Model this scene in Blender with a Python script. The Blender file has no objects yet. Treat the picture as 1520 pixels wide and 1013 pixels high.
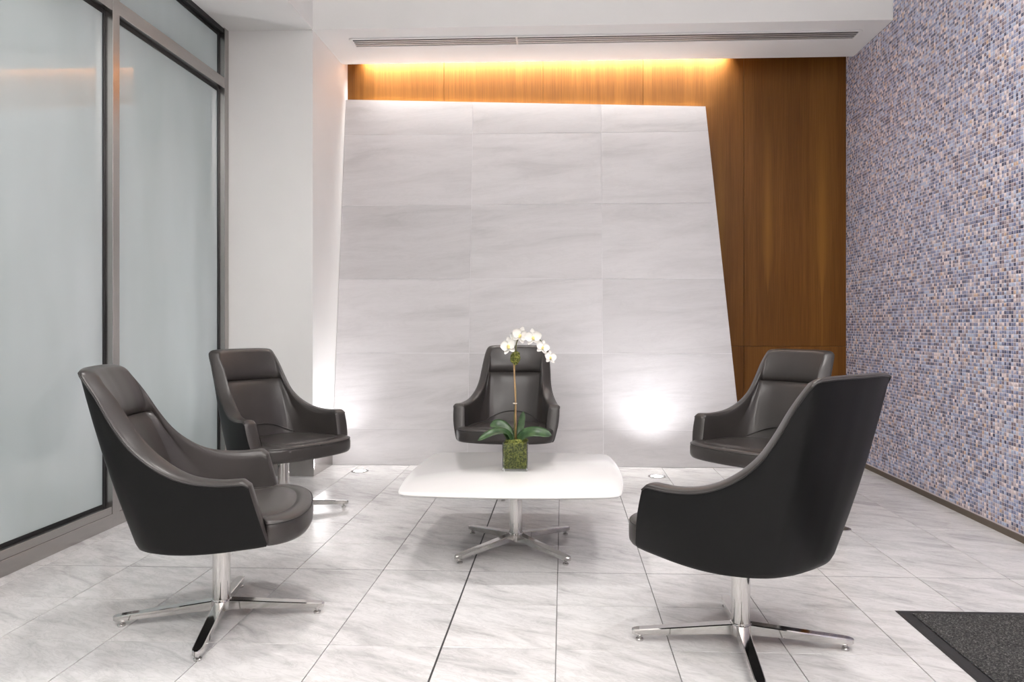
import bpy, bmesh, math, random
import numpy as np
from mathutils import Vector, Matrix, Euler

# ------------------------------------------------------------------ camera, world, lights, exposure
scn = bpy.context.scene
col = scn.collection
R = math.radians
CAM_H = 1.08
FPX, PPX, PPY, W, HH = 1104.0, 788.0, 482.0, 1520.0, 1013.0     # focal length and principal point, pixels
YAW = math.atan((836 - PPX) / FPX)

cam_d = bpy.data.cameras.new('camera')
cam = bpy.data.objects.new('camera', cam_d)
col.objects.link(cam)
cam.location = (0, 0, CAM_H)
cam.rotation_euler = (R(90), 0, YAW)
cam_d.sensor_width = 36.0
cam_d.lens = 36.0 * FPX / W
cam_d.shift_x = (W / 2 - PPX) / W
cam_d.shift_y = (PPY - HH / 2) / W
cam_d.clip_start = 0.02
scn.camera = cam

scn.view_settings.view_transform = 'Standard'
scn.view_settings.look = 'None'
scn.view_settings.gamma = 1.0
scn.view_settings.use_curve_mapping = False
scn.view_settings.exposure = 0.0

world = bpy.data.worlds.new('world')
scn.world = world
world.use_nodes = True
world.node_tree.nodes['Background'].inputs[0].default_value = (0.88, 0.95, 0.97, 1)
world.node_tree.nodes['Background'].inputs[1].default_value = 2.5


def add_light(name, kind, loc, energy, color, rot=(0, 0, 0), **kw):
    d = bpy.data.lights.new(name, kind)
    d.energy = energy
    d.color = color
    for k, v in kw.items():
        setattr(d, k, v)
    o = bpy.data.objects.new(name, d)
    col.objects.link(o)
    o.location = loc
    o.rotation_euler = rot
    return o


CEIL_Z = 3.95
WARM = (1.0, 0.968, 0.945)
for lx, ly, e in ((-0.95, 2.85, 26), (1.35, 2.85, 26), (-0.95, 0.9, 15), (1.35, 0.9, 15), (-0.95, -1.0, 12), (1.35, -1.0, 12)):
    add_light('downlight', 'AREA', (lx, ly, CEIL_Z - 0.02), e, WARM, shape='DISK', size=0.30, spread=R(140))   # recessed downlights of the coffer
# added fill with no known fixture, bounced off the coffer to brighten the walls
add_light('indirect_light', 'AREA', (0.25, -0.9, 3.0), 300, (1.0, 0.985, 0.97), rot=(R(180), 0, 0), shape='RECTANGLE', size=2.4, size_y=0.5)
# warm strip hidden in the cove behind the soffit
add_light('cove_light', 'AREA', (-0.16, 6.045, 3.34), 84, (1.0, 0.97, 0.94), rot=(R(16), 0, 0), shape='RECTANGLE', size=2.95, size_y=0.03, spread=R(75))
for ux, uy, e, rx, ry in ((-1.495, 5.40, 44, 190, -26), (0.664, 5.31, 58, 172, 0)):   # in-ground uplights
    add_light('uplight', 'SPOT', (ux, uy, 0.02), e, (0.97, 0.965, 1.0), rot=(R(rx), R(ry), 0), spot_size=R(122), spot_blend=1.0, shadow_soft_size=0.03)

# ------------------------------------------------------------------ helpers
MATS = {}


def nt(name):
    m = bpy.data.materials.new(name)
    m.use_nodes = True
    t = m.node_tree
    return m, t, t.nodes['Principled BSDF']


def N(t, typ, **kw):
    n = t.nodes.new(typ)
    for k, v in kw.items():
        if k.startswith('i_'):
            n.inputs[k[2:].replace('_', ' ')].default_value = v
        else:
            setattr(n, k, v)
    return n


def L(t, a, b):
    t.links.new(a, b)


def ramp(t, stops, interp='LINEAR'):
    r = t.nodes.new('ShaderNodeValToRGB')
    r.color_ramp.interpolation = interp
    e = r.color_ramp.elements
    while len(e) < len(stops):
        e.new(0.5)
    for k, (p, c) in enumerate(stops):
        e[k].position = p
        e[k].color = (*c, 1)
    return r


def srgb(r, g, b):
    f = lambda c: (c / 255 / 12.92) if c / 255 <= 0.04045 else ((c / 255 + 0.055) / 1.055) ** 2.4
    return (f(r), f(g), f(b))


def bump(t, bs, src, strength, dist=0.01):
    b = N(t, 'ShaderNodeBump')
    b.inputs['Strength'].default_value = strength
    b.inputs['Distance'].default_value = dist
    L(t, src, b.inputs['Height'])
    L(t, b.outputs[0], bs.inputs['Normal'])


def simple(name, c, rough=0.5, metal=0.0, noise=None, bmp=None, spec=None, aniso=None):
    m, t, b = nt(name)
    b.inputs['Base Color'].default_value = (*c, 1)
    b.inputs['Roughness'].default_value = rough
    b.inputs['Metallic'].default_value = metal
    if spec is not None:
        b.inputs['Specular IOR Level'].default_value = spec
    tc = N(t, 'ShaderNodeTexCoord')
    n = N(t, 'ShaderNodeTexNoise')
    n.inputs['Scale'].default_value = noise[0] if noise else 12
    n.inputs['Detail'].default_value = 5
    L(t, tc.outputs['Object'], n.inputs['Vector'])
    a = noise[1] if noise else 0.04
    r = ramp(t, [(0.3, tuple(x * (1 - a) for x in c)), (0.7, tuple(min(1, x * (1 + a)) for x in c))])
    L(t, n.outputs['Fac'], r.inputs[0])
    L(t, r.outputs[0], b.inputs['Base Color'])
    if bmp:
        n2 = N(t, 'ShaderNodeTexNoise')
        n2.inputs['Scale'].default_value = bmp[0]
        n2.inputs['Detail'].default_value = 3
        L(t, tc.outputs['Object'], n2.inputs['Vector'])
        bump(t, b, n2.outputs['Fac'], bmp[1], bmp[2])
    MATS[name] = m
    return m


def brushed(name, c, rough, axis):
    m, t, b = nt(name)
    tc = N(t, 'ShaderNodeTexCoord')
    mp = N(t, 'ShaderNodeMapping')
    s = [900, 900, 900]
    s[axis] = 6
    mp.inputs['Scale'].default_value = s
    n = N(t, 'ShaderNodeTexNoise')
    n.inputs['Scale'].default_value = 1.0
    L(t, tc.outputs['Object'], mp.inputs[0])
    L(t, mp.outputs[0], n.inputs['Vector'])
    r = ramp(t, [(0.3, tuple(x * 0.85 for x in c)), (0.7, c)])
    L(t, n.outputs['Fac'], r.inputs[0])
    L(t, r.outputs[0], b.inputs['Base Color'])
    b.inputs['Metallic'].default_value = 1.0
    b.inputs['Roughness'].default_value = rough
    MATS[name] = m


simple('paint', (0.80, 0.79, 0.775), 0.6, noise=(3, 0.015), bmp=(220, 0.05, 0.002))
simple('door_dark', (0.03, 0.028, 0.026), 0.3, noise=(3, 0.1))  # for the added dark panels behind the camera
simple('grout_floor', (0.17, 0.165, 0.16), 0.8)
simple('grout_dark', (0.035, 0.035, 0.035), 0.7)
simple('grout_stone', (0.72, 0.71, 0.72), 0.8)
simple('grout_mosaic', srgb(222, 212, 214), 0.7)
simple('gasket', (0.008, 0.008, 0.009), 0.5)
simple('chrome', (0.64, 0.625, 0.61), 0.06, 1.0, noise=(4, 0.02))
simple('glide', (0.55, 0.54, 0.53), 0.25, 1.0)
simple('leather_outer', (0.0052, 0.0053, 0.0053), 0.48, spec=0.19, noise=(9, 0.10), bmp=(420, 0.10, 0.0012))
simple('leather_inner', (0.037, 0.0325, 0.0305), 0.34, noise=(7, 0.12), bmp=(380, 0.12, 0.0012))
simple('leather_seam', (0.022, 0.020, 0.019), 0.5)
simple('table_white', (0.72, 0.71, 0.702), 0.12, noise=(2, 0.008))
simple('vent_metal', (0.60, 0.585, 0.575), 0.4, 0.4)
simple('vent_dark', (0.05, 0.045, 0.045), 0.7)
simple('mat_border', (0.018, 0.018, 0.019), 0.6, bmp=(90, 0.2, 0.002))
simple('bronze', (0.16, 0.13, 0.10), 0.35, 0.8)
simple('stem_wood', srgb(150, 120, 82), 0.6, noise=(60, 0.25))
simple('stem_green', srgb(92, 92, 48), 0.5, noise=(60, 0.2))
simple('tie', srgb(215, 205, 190), 0.6)
simple('petal', (0.86, 0.84, 0.80), 0.45, noise=(40, 0.04))
simple('petal_lip', srgb(232, 214, 140), 0.5, noise=(120, 0.15))
simple('bud_core', srgb(120, 70, 80), 0.5)
brushed('steel_v', (0.47, 0.45, 0.435), 0.27, 2)
brushed('steel_h', (0.47, 0.45, 0.435), 0.27, 1)

m, t, b = nt('moss')
tc = N(t, 'ShaderNodeTexCoord')
n = N(t, 'ShaderNodeTexNoise')
n.inputs['Scale'].default_value = 130
n.inputs['Detail'].default_value = 6
L(t, tc.outputs['Object'], n.inputs['Vector'])
r = ramp(t, [(0.3, srgb(38, 44, 12)), (0.5, srgb(92, 98, 36)), (0.72, srgb(148, 146, 72))])
L(t, n.outputs['Fac'], r.inputs[0])
L(t, r.outputs[0], b.inputs['Base Color'])
b.inputs['Roughness'].default_value = 0.9
bump(t, b, n.outputs['Fac'], 0.8, 0.006)
MATS['moss'] = m

m, t, b = nt('leaf')
tc = N(t, 'ShaderNodeTexCoord')
n = N(t, 'ShaderNodeTexNoise')
n.inputs['Scale'].default_value = 25
n.inputs['Detail'].default_value = 4
L(t, tc.outputs['Object'], n.inputs['Vector'])
r = ramp(t, [(0.3, srgb(34, 58, 34)), (0.6, srgb(62, 88, 52)), (0.8, srgb(112, 128, 82))])
L(t, n.outputs['Fac'], r.inputs[0])
L(t, r.outputs[0], b.inputs['Base Color'])
b.inputs['Roughness'].default_value = 0.35
MATS['leaf'] = m

m, t, b = nt('clear_glass')
b.inputs['Base Color'].default_value = (0.93, 0.97, 0.93, 1)
b.inputs['Roughness'].default_value = 0.01
b.inputs['Transmission Weight'].default_value = 1.0
b.inputs['IOR'].default_value = 1.35
MATS['clear_glass'] = m

# frosted window film: diffuse and translucent with a clear glossy face
m, t, b = nt('frosted_glass')
tc = N(t, 'ShaderNodeTexCoord')
mp = N(t, 'ShaderNodeMapping')
mp.inputs['Scale'].default_value = (1, 1.6, 0.5)
n = N(t, 'ShaderNodeTexNoise')
n.inputs['Scale'].default_value = 1.1
n.inputs['Detail'].default_value = 3
L(t, tc.outputs['Object'], mp.inputs[0])
L(t, mp.outputs[0], n.inputs['Vector'])
r = ramp(t, [(0.3, (0.50, 0.545, 0.54)), (0.7, (0.61, 0.645, 0.65))])
L(t, n.outputs['Fac'], r.inputs[0])
L(t, r.outputs[0], b.inputs['Base Color'])
b.inputs['Roughness'].default_value = 0.035
b.inputs['Specular IOR Level'].default_value = 0.9
tr = N(t, 'ShaderNodeBsdfTranslucent')
L(t, r.outputs[0], tr.inputs['Color'])
mx = N(t, 'ShaderNodeMixShader')
mx.inputs[0].default_value = 0.30
out = t.nodes['Material Output']
L(t, b.outputs[0], mx.inputs[1])
L(t, tr.outputs[0], mx.inputs[2])
L(t, mx.outputs[0], out.inputs['Surface'])
MATS['frosted_glass'] = m


def marble(name, base, vein, dark, vscale, rough, stretch, rotz, bmp=0.0, amount=1.0, tint=0.04, plane='XY'):
    """polished stone; every tile (own object) gets its own offset"""
    m, t, b = nt(name)
    tc = N(t, 'ShaderNodeTexCoord')
    oi = N(t, 'ShaderNodeObjectInfo')
    mul = N(t, 'ShaderNodeMath', operation='MULTIPLY')
    mul.inputs[1].default_value = 57.0
    L(t, oi.outputs['Random'], mul.inputs[0])
    add = N(t, 'ShaderNodeVectorMath', operation='ADD')
    L(t, tc.outputs['Object'], add.inputs[0])
    L(t, mul.outputs[0], add.inputs[1])
    rot = N(t, 'ShaderNodeMapping')
    rot.inputs['Rotation'].default_value = rotz
    L(t, add.outputs[0], rot.inputs[0])
    mp = N(t, 'ShaderNodeMapping')
    mp.inputs['Scale'].default_value = stretch
    L(t, rot.outputs[0], mp.inputs[0])
    n1 = N(t, 'ShaderNodeTexNoise')
    n1.inputs['Scale'].default_value = vscale
    n1.inputs['Detail'].default_value = 9
    n1.inputs['Roughness'].default_value = 0.62
    n1.inputs['Distortion'].default_value = 0.7
    L(t, mp.outputs[0], n1.inputs['Vector'])
    r1 = ramp(t, [(0.30, dark), (0.43, vein), (0.56, base), (0.75, tuple(min(1, x * 1.03) for x in base))])
    L(t, n1.outputs['Fac'], r1.inputs[0])
    n2 = N(t, 'ShaderNodeTexNoise')
    n2.inputs['Scale'].default_value = vscale * 2.3
    n2.inputs['Detail'].default_value = 8
    n2.inputs['Roughness'].default_value = 0.7
    n2.inputs['Distortion'].default_value = 1.3
    L(t, mp.outputs[0], n2.inputs['Vector'])
    sub = N(t, 'ShaderNodeMath', operation='SUBTRACT')
    sub.inputs[1].default_value = 0.5
    L(t, n2.outputs['Fac'], sub.inputs[0])
    ab = N(t, 'ShaderNodeMath', operation='ABSOLUTE')
    L(t, sub.outputs[0], ab.inputs[0])
    r2 = ramp(t, [(0.0, tuple(1 - 0.13 * amount for _ in range(3))), (0.045, (1, 1, 1))])
    L(t, ab.outputs[0], r2.inputs[0])
    mix = N(t, 'ShaderNodeMix', data_type='RGBA', blend_type='MULTIPLY')
    mix.inputs[0].default_value = 1.0
    L(t, r1.outputs[0], mix.inputs[6])
    L(t, r2.outputs[0], mix.inputs[7])
    mr = N(t, 'ShaderNodeMapRange')
    mr.inputs[3].default_value = 1 - tint
    mr.inputs[4].default_value = 1 + tint * 0.4
    L(t, oi.outputs['Random'], mr.inputs[0])
    mix2 = N(t, 'ShaderNodeVectorMath', operation='SCALE')
    L(t, mix.outputs[2], mix2.inputs[0])
    L(t, mr.outputs[0], mix2.inputs['Scale'])
    L(t, mix2.outputs[0], b.inputs['Base Color'])
    b.inputs['Roughness'].default_value = rough
    MATS[name] = m


marble('marble_floor', (0.66, 0.648, 0.645), (0.575, 0.563, 0.56), (0.43, 0.42, 0.417), 3.2, 0.13, (1.0, 3.2, 1.0), (0, 0, R(28)), amount=1.0, tint=0.05)
marble('stone_wall', (0.565, 0.546, 0.552), (0.53, 0.512, 0.517), (0.465, 0.450, 0.455), 2.0, 0.45, (0.55, 1.0, 3.6), (0, R(4), 0), amount=0.35, tint=0.09)

# veneer
m, t, b = nt('wood')
tc = N(t, 'ShaderNodeTexCoord')
oi = N(t, 'ShaderNodeObjectInfo')
mul = N(t, 'ShaderNodeMath', operation='MULTIPLY')
mul.inputs[1].default_value = 31.0
L(t, oi.outputs['Random'], mul.inputs[0])
add = N(t, 'ShaderNodeVectorMath', operation='ADD')
L(t, tc.outputs['Object'], add.inputs[0])
L(t, mul.outputs[0], add.inputs[1])
mp = N(t, 'ShaderNodeMapping')
mp.inputs['Scale'].default_value = (7.0, 1.0, 0.30)
L(t, add.outputs[0], mp.inputs[0])
n1 = N(t, 'ShaderNodeTexNoise')
n1.inputs['Scale'].default_value = 1.0
n1.inputs['Detail'].default_value = 4
n1.inputs['Distortion'].default_value = 0.4
L(t, mp.outputs[0], n1.inputs['Vector'])
wv = N(t, 'ShaderNodeMath', operation='MULTIPLY')
wv.inputs[1].default_value = 20
L(t, n1.outputs['Fac'], wv.inputs[0])
sn = N(t, 'ShaderNodeMath', operation='SINE')
L(t, wv.outputs[0], sn.inputs[0])
mr = N(t, 'ShaderNodeMapRange')
mr.inputs[1].default_value = -1
L(t, sn.outputs[0], mr.inputs[0])
mp2 = N(t, 'ShaderNodeMapping')
mp2.inputs['Scale'].default_value = (160, 20, 3.0)
L(t, add.outputs[0], mp2.inputs[0])
n2 = N(t, 'ShaderNodeTexNoise')
n2.inputs['Scale'].default_value = 1.0
n2.inputs['Detail'].default_value = 4
L(t, mp2.outputs[0], n2.inputs['Vector'])
sm = N(t, 'ShaderNodeMix', data_type='FLOAT')
sm.inputs[0].default_value = 0.80
L(t, mr.outputs[0], sm.inputs[2])
L(t, n2.outputs['Fac'], sm.inputs[3])
r = ramp(t, [(0.2, (0.100, 0.036, 0.0045)), (0.5, (0.140, 0.053, 0.0080)), (0.85, (0.190, 0.078, 0.014))])
L(t, sm.outputs[0], r.inputs[0])
# book-matched flame figure: two pale streaks mirrored about the middle of each panel
sp_ = N(t, 'ShaderNodeSeparateXYZ')
L(t, tc.outputs['Object'], sp_.inputs[0])
ax_ = N(t, 'ShaderNodeMath', operation='ABSOLUTE')
L(t, sp_.outputs[0], ax_.inputs[0])
s1 = N(t, 'ShaderNodeMath', operation='SUBTRACT')
s1.inputs[1].default_value = 0.215
L(t, ax_.outputs[0], s1.inputs[0])
s2 = N(t, 'ShaderNodeMath', operation='ABSOLUTE')
L(t, s1.outputs[0], s2.inputs[0])
mz = N(t, 'ShaderNodeMapRange', interpolation_type='SMOOTHSTEP')      # streak half-width shrinks towards the tip
mz.inputs[1].default_value = -0.95
mz.inputs[2].default_value = -0.45
mz.inputs[3].default_value = 0.002
mz.inputs[4].default_value = 0.060
L(t, sp_.outputs[2], mz.inputs[0])
nw_ = N(t, 'ShaderNodeMath', operation='MULTIPLY_ADD')
nw_.inputs[1].default_value = 0.05
L(t, n1.outputs['Fac'], nw_.inputs[0])
L(t, s2.outputs[0], nw_.inputs[2])
s3 = N(t, 'ShaderNodeMath', operation='SUBTRACT')
s3.inputs[1].default_value = 0.022
L(t, nw_.outputs[0], s3.inputs[0])
dv = N(t, 'ShaderNodeMath', operation='DIVIDE')
L(t, s3.outputs[0], dv.inputs[0])
L(t, mz.outputs[0], dv.inputs[1])
fl_ = N(t, 'ShaderNodeMapRange', interpolation_type='SMOOTHSTEP')
fl_.inputs[1].default_value = 1.0
fl_.inputs[2].default_value = 0.0
fl_.inputs[3].default_value = 0.0
fl_.inputs[4].default_value = 0.55
L(t, dv.outputs[0], fl_.inputs[0])
wm = N(t, 'ShaderNodeMix', data_type='RGBA')
fz = N(t, 'ShaderNodeMapRange', interpolation_type='SMOOTHSTEP')
fz.inputs[1].default_value = 0.75
fz.inputs[2].default_value = -0.25
fz.inputs[3].default_value = 0.08
L(t, sp_.outputs[2], fz.inputs[0])
fm = N(t, 'ShaderNodeMath', operation='MULTIPLY')
L(t, fl_.outputs[0], fm.inputs[0])
L(t, fz.outputs[0], fm.inputs[1])
L(t, fm.outputs[0], wm.inputs[0])
L(t, r.outputs[0], wm.inputs[6])
wm.inputs[7].default_value = (0.27, 0.125, 0.018, 1)
L(t, wm.outputs[2], b.inputs['Base Color'])
b.inputs['Roughness'].default_value = 0.42
b.inputs['Specular IOR Level'].default_value = 0.22
MATS['wood'] = m

# glass mosaic: one colour per tile cell
PITCH = 0.0202
m, t, b = nt('mosaic')
tc = N(t, 'ShaderNodeTexCoord')
sc = N(t, 'ShaderNodeVectorMath', operation='SCALE')
sc.inputs['Scale'].default_value = 1 / PITCH
L(t, tc.outputs['Object'], sc.inputs[0])
fl = N(t, 'ShaderNodeVectorMath', operation='FLOOR')
L(t, sc.outputs[0], fl.inputs[0])
sx = N(t, 'ShaderNodeSeparateXYZ')
L(t, fl.outputs[0], sx.inputs[0])
cx = N(t, 'ShaderNodeCombineXYZ')
L(t, sx.outputs[1], cx.inputs[0])
L(t, sx.outputs[2], cx.inputs[1])
wn = N(t, 'ShaderNodeTexWhiteNoise', noise_dimensions='2D')
L(t, cx.outputs[0], wn.inputs['Vector'])
r = ramp(t, [(0.0, srgb(90, 94, 122)), (0.12, srgb(128, 134, 166)), (0.28, srgb(162, 168, 198)),
             (0.43, srgb(160, 148, 158)), (0.54, srgb(126, 110, 120)), (0.61, srgb(184, 194, 218)), (0.76, srgb(198, 184, 190)),
             (0.86, srgb(232, 216, 216)), (0.955, srgb(212, 180, 156)), (0.98, srgb(66, 70, 98))], 'CONSTANT')
L(t, wn.outputs['Value'], r.inputs[0])
L(t, r.outputs[0], b.inputs['Base Color'])
b.inputs['Roughness'].default_value = 0.34
MATS['mosaic'] = m

m, t, b = nt('mat_pile')
tc = N(t, 'ShaderNodeTexCoord')
n = N(t, 'ShaderNodeTexNoise')
n.inputs['Scale'].default_value = 160
n.inputs['Detail'].default_value = 3
L(t, tc.outputs['Object'], n.inputs['Vector'])
r = ramp(t, [(0.35, (0.012, 0.012, 0.012)), (0.55, (0.04, 0.039, 0.038)), (0.72, (0.14, 0.135, 0.13))])
L(t, n.outputs['Fac'], r.inputs[0])
L(t, r.outputs[0], b.inputs['Base Color'])
b.inputs['Roughness'].default_value = 0.95
MATS['mat_pile'] = m

m, t, b = nt('lamp_lens')
b.inputs['Base Color'].default_value = (0.9, 0.9, 0.9, 1)
b.inputs['Emission Color'].default_value = (1, 0.98, 0.96, 1)
b.inputs['Emission Strength'].default_value = 25.0
MATS['lamp_lens'] = m


def link(name, me, mat, parent=None, smooth=False):
    o = bpy.data.objects.new(name, me)
    col.objects.link(o)
    if mat:
        me.materials.clear()
        me.materials.append(MATS[mat])
    if smooth:
        me.polygons.foreach_set('use_smooth', [True] * len(me.polygons))
    if parent:
        o.parent = parent
    return o


def mesh(name, verts, faces, mat, parent=None, smooth=False):
    me = bpy.data.meshes.new(name)
    me.from_pydata([tuple(v) for v in verts], [], faces)
    me.update()
    bm = bmesh.new()
    bm.from_mesh(me)
    bmesh.ops.recalc_face_normals(bm, faces=bm.faces)
    bm.to_mesh(me)
    bm.free()
    return link(name, me, mat, parent, smooth)


def from_bm(name, bm, mat, parent=None, smooth=False):
    me = bpy.data.meshes.new(name)
    bmesh.ops.recalc_face_normals(bm, faces=bm.faces)
    bm.to_mesh(me)
    bm.free()
    return link(name, me, mat, parent, smooth)


def bm_box(bm, x0, x1, y0, y1, z0, z1, bev=0.0, seg=2):
    vs = [bm.verts.new(p) for p in ((x0, y0, z0), (x1, y0, z0), (x1, y1, z0), (x0, y1, z0), (x0, y0, z1), (x1, y0, z1), (x1, y1, z1), (x0, y1, z1))]
    fs = [bm.faces.new([vs[i] for i in f]) for f in ((0, 3, 2, 1), (4, 5, 6, 7), (0, 1, 5, 4), (1, 2, 6, 5), (2, 3, 7, 6), (3, 0, 4, 7))]
    if bev:
        es = list({e for f in fs for e in f.edges})
        bmesh.ops.bevel(bm, geom=es, offset=bev, segments=seg, affect='EDGES', profile=0.6)


def box(name, x0, x1, y0, y1, z0, z1, mat, parent=None, bev=0.0):
    bm = bmesh.new()
    bm_box(bm, x0, x1, y0, y1, z0, z1, bev)
    return from_bm(name, bm, mat, parent)


def empty(name, loc=(0, 0, 0), rz=0.0):
    o = bpy.data.objects.new(name, None)
    col.objects.link(o)
    o.location = loc
    o.rotation_euler = (0, 0, rz)
    o.empty_display_size = 0.1
    return o


def tag(o, label=None, cat=None, group=None, kind=None):
    if label:
        o['label'] = label
    if cat:
        o['category'] = cat
    if group:
        o['group'] = group
    if kind:
        o['kind'] = kind
    return o


def struct(o, label=None, cat=None):
    return tag(o, label, cat, None, 'structure')


def lathe(name, prof, mat, parent=None, seg=32, loc=(0, 0, 0)):
    vs, fs = [], []
    for (r_, z) in prof:
        for k in range(seg):
            a = 2 * math.pi * k / seg
            vs.append((loc[0] + r_ * math.cos(a), loc[1] + r_ * math.sin(a), loc[2] + z))
    n = len(prof)
    for i in range(n - 1):
        for k in range(seg):
            fs.append((i * seg + k, i * seg + (k + 1) % seg, (i + 1) * seg + (k + 1) % seg, (i + 1) * seg + k))
    fs.append(tuple(range(seg - 1, -1, -1)))
    fs.append(tuple(range((n - 1) * seg, n * seg)))
    o = mesh(name, vs, fs, mat, parent, True)
    o.data.set_sharp_from_angle(angle=R(40))
    return o


def tube(name, pts, rad, mat, parent=None, seg=8):
    pts = [Vector(p) for p in pts]
    rads = rad if isinstance(rad, (list, tuple)) else [rad] * len(pts)
    vs, fs = [], []
    up = Vector((0.13, 0.27, 0.95)).normalized()
    for i, p in enumerate(pts):
        d = (pts[min(i + 1, len(pts) - 1)] - pts[max(i - 1, 0)]).normalized()
        if abs(d.dot(up)) > 0.97:
            a = d.cross(Vector((1, 0, 0))).normalized()
        else:
            a = d.cross(up).normalized()
        c = d.cross(a)
        for k in range(seg):
            w = 2 * math.pi * k / seg
            vs.append(p + (a * math.cos(w) + c * math.sin(w)) * rads[i])
    for i in range(len(pts) - 1):
        for k in range(seg):
            fs.append((i * seg + k, i * seg + (k + 1) % seg, (i + 1) * seg + (k + 1) % seg, (i + 1) * seg + k))
    fs.append(tuple(range(seg)))
    fs.append(tuple(range((len(pts) - 1) * seg, len(pts) * seg)))
    return mesh(name, vs, fs, mat, parent, True)


def catmull(P, n):
    P = [np.array(p, float) for p in P]
    Q = [2 * P[0] - P[1]] + P + [2 * P[-1] - P[-2]]
    o = []
    for i in range(1, len(Q) - 2):
        a, b_, c, d = Q[i - 1:i + 3]
        for k in range(n):
            u = k / n
            o.append(0.5 * (2 * b_ + (c - a) * u + (2 * a - 5 * b_ + 4 * c - d) * u * u + (3 * b_ - a - 3 * c + d) * u ** 3))
    o.append(P[-1])
    return np.array(o)


def copy_tree(o, parent=None):
    c = o.copy()
    col.objects.link(c)
    c.parent = parent
    for ch in list(o.children):
        copy_tree(ch, c)
    return c


# ------------------------------------------------------------------ the room
XL, XR, YB, YF = -2.39, 2.272, 6.08, -2.2            # left window face, mosaic face, veneer face, wall behind
PX0, PY0 = -1.782, 5.225                             # pier corner
SZ, SY = 3.18, 5.93                                  # soffit height, rear edge of soffit

floor = struct(box('floor', -2.6, 2.6, YF - 0.1, 6.3, -0.08, -0.004, 'grout_floor'))
TS, GX, GY = 0.383, -0.407, 3.242
shared = {}
for i in range(-6, 9):
    for j in range(-15, 9):
        x0, x1 = GX + i * TS, GX + (i + 1) * TS
        y0, y1 = GY + j * TS, GY + (j + 1) * TS
        g = 0.0015
        a0 = x0 + (0.0032 if i == 0 else g)
        a1 = x1 - (0.0032 if i == -1 else g)
        b0 = y0 + (0.0028 if j == 0 else g)
        b1 = y1 - (0.0028 if j == -1 else g)
        a0, a1 = max(a0, -2.44), min(a1, XR + 0.01)
        b1 = min(b1, 6.14)
        b0 = max(b0, YF)
        if a1 - a0 < 0.02 or b1 - b0 < 0.02:
            continue
        cx_, cy_ = (a0 + a1) / 2, (b0 + b1) / 2
        key = (round(a1 - a0, 4), round(b1 - b0, 4))
        if key not in shared:
            bm = bmesh.new()
            hx, hy, e = key[0] / 2, key[1] / 2, 0.0008
            ring = lambda sx_, sy_, z: [bm.verts.new(p) for p in ((-sx_, -sy_, z), (sx_, -sy_, z), (sx_, sy_, z), (-sx_, sy_, z))]
            r0, r1, r2 = ring(hx, hy, -0.004), ring(hx, hy, -e), ring(hx - e, hy - e, 0)
            for q in range(4):
                bm.faces.new((r0[q], r0[(q + 1) % 4], r1[(q + 1) % 4], r1[q]))
                bm.faces.new((r1[q], r1[(q + 1) % 4], r2[(q + 1) % 4], r2[q]))
            bm.faces.new(r2)
            me = bpy.data.meshes.new('tile')
            bm.to_mesh(me)
            bm.free()
            me.materials.append(MATS['marble_floor'])
            shared[key] = me
        o = bpy.data.objects.new('tile', shared[key])
        col.objects.link(o)
        o.location = (cx_, cy_, 0)
        o.parent = floor
# dark movement joints
box('movement_joint', GX - 0.0032, GX + 0.0032, YF, 6.1, -0.004, -0.0012, 'grout_dark', floor)
box('movement_joint', -2.42, XR, GY - 0.0028, GY + 0.0028, -0.004, -0.0011, 'grout_dark', floor)

ceiling = struct(box('ceiling', -1.95, 2.45, YF - 0.1, 5.40, CEIL_Z, CEIL_Z + 0.1, 'paint'))
# low strip over the windows and the soffit in front of the veneer
struct(box('ceiling_strip', -2.62, PX0, YF - 0.1, PY0, SZ, CEIL_Z + 0.02, 'paint'))
struct(box('ceiling_soffit', -2.62, 2.45, PY0, SY, SZ, CEIL_Z + 0.02, 'paint'))
struct(box('ceiling_cove', -2.0, 2.45, SY, 6.25, 3.42, 3.5, 'paint'))
struct(box('wall_pier', -2.60, PX0, PY0, 6.25, 0.0, SZ, 'paint'))
struct(box('wall_pier_upper', -2.60, PX0, SY, 6.25, SZ, 3.42, 'paint'))
bm = bmesh.new()
bm_box(bm, -2.385, PX0 + 0.012, PY0 - 0.012, PY0, 0.0, 0.145, 0.002)
bm_box(bm, PX0, PX0 + 0.012, PY0, 5.645, 0.0, 0.145, 0.002)
struct(from_bm('baseboard_pier', bm, 'steel_h'))
struct(box('wall_front', -2.6, 2.6, YF - 0.12, YF, 0, CEIL_Z, 'paint'))
for q, (da, db) in enumerate(((-1.75, -0.75), (-0.70, 0.30), (0.95, 1.95))):      # unseen door-shaped dark panels, added so the chrome has something to reflect
    dd_ = struct(box('door_%d' % (q + 1), da, db, YF, YF + 0.03, 0.0, 2.75, 'door_dark', None, 0.004))
    box('door_handle', db - 0.12, db - 0.09, YF + 0.03, YF + 0.06, 0.85, 1.55, 'chrome', dd_, 0.004)
struct(box('wall_left', -2.6, -2.42, YF, -0.20, 0, SZ, 'paint'))

# veneered back wall with its panels
wback = struct(box('wall_back', -1.85, 2.45, YB + 0.015, 6.25, 0, 3.45, 'gasket'))
xs = [-1.782, -0.980, -0.165, 0.648, 1.458, 2.272]
for i in range(5):
    for (z0, z1) in ((0.0, 0.905), (0.905, 3.42)):
        x0, x1 = xs[i], xs[i + 1]
        bm = bmesh.new()
        hx, hz = (x1 - x0) / 2 - 0.0012, (z1 - z0) / 2 - 0.0012
        bm_box(bm, -hx, hx, 0, 0.016, -hz, hz, 0.0008, 1)
        o = from_bm('wood_panel', bm, 'wood', wback)
        o.location = ((x0 + x1) / 2, YB, (z0 + z1) / 2)

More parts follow.
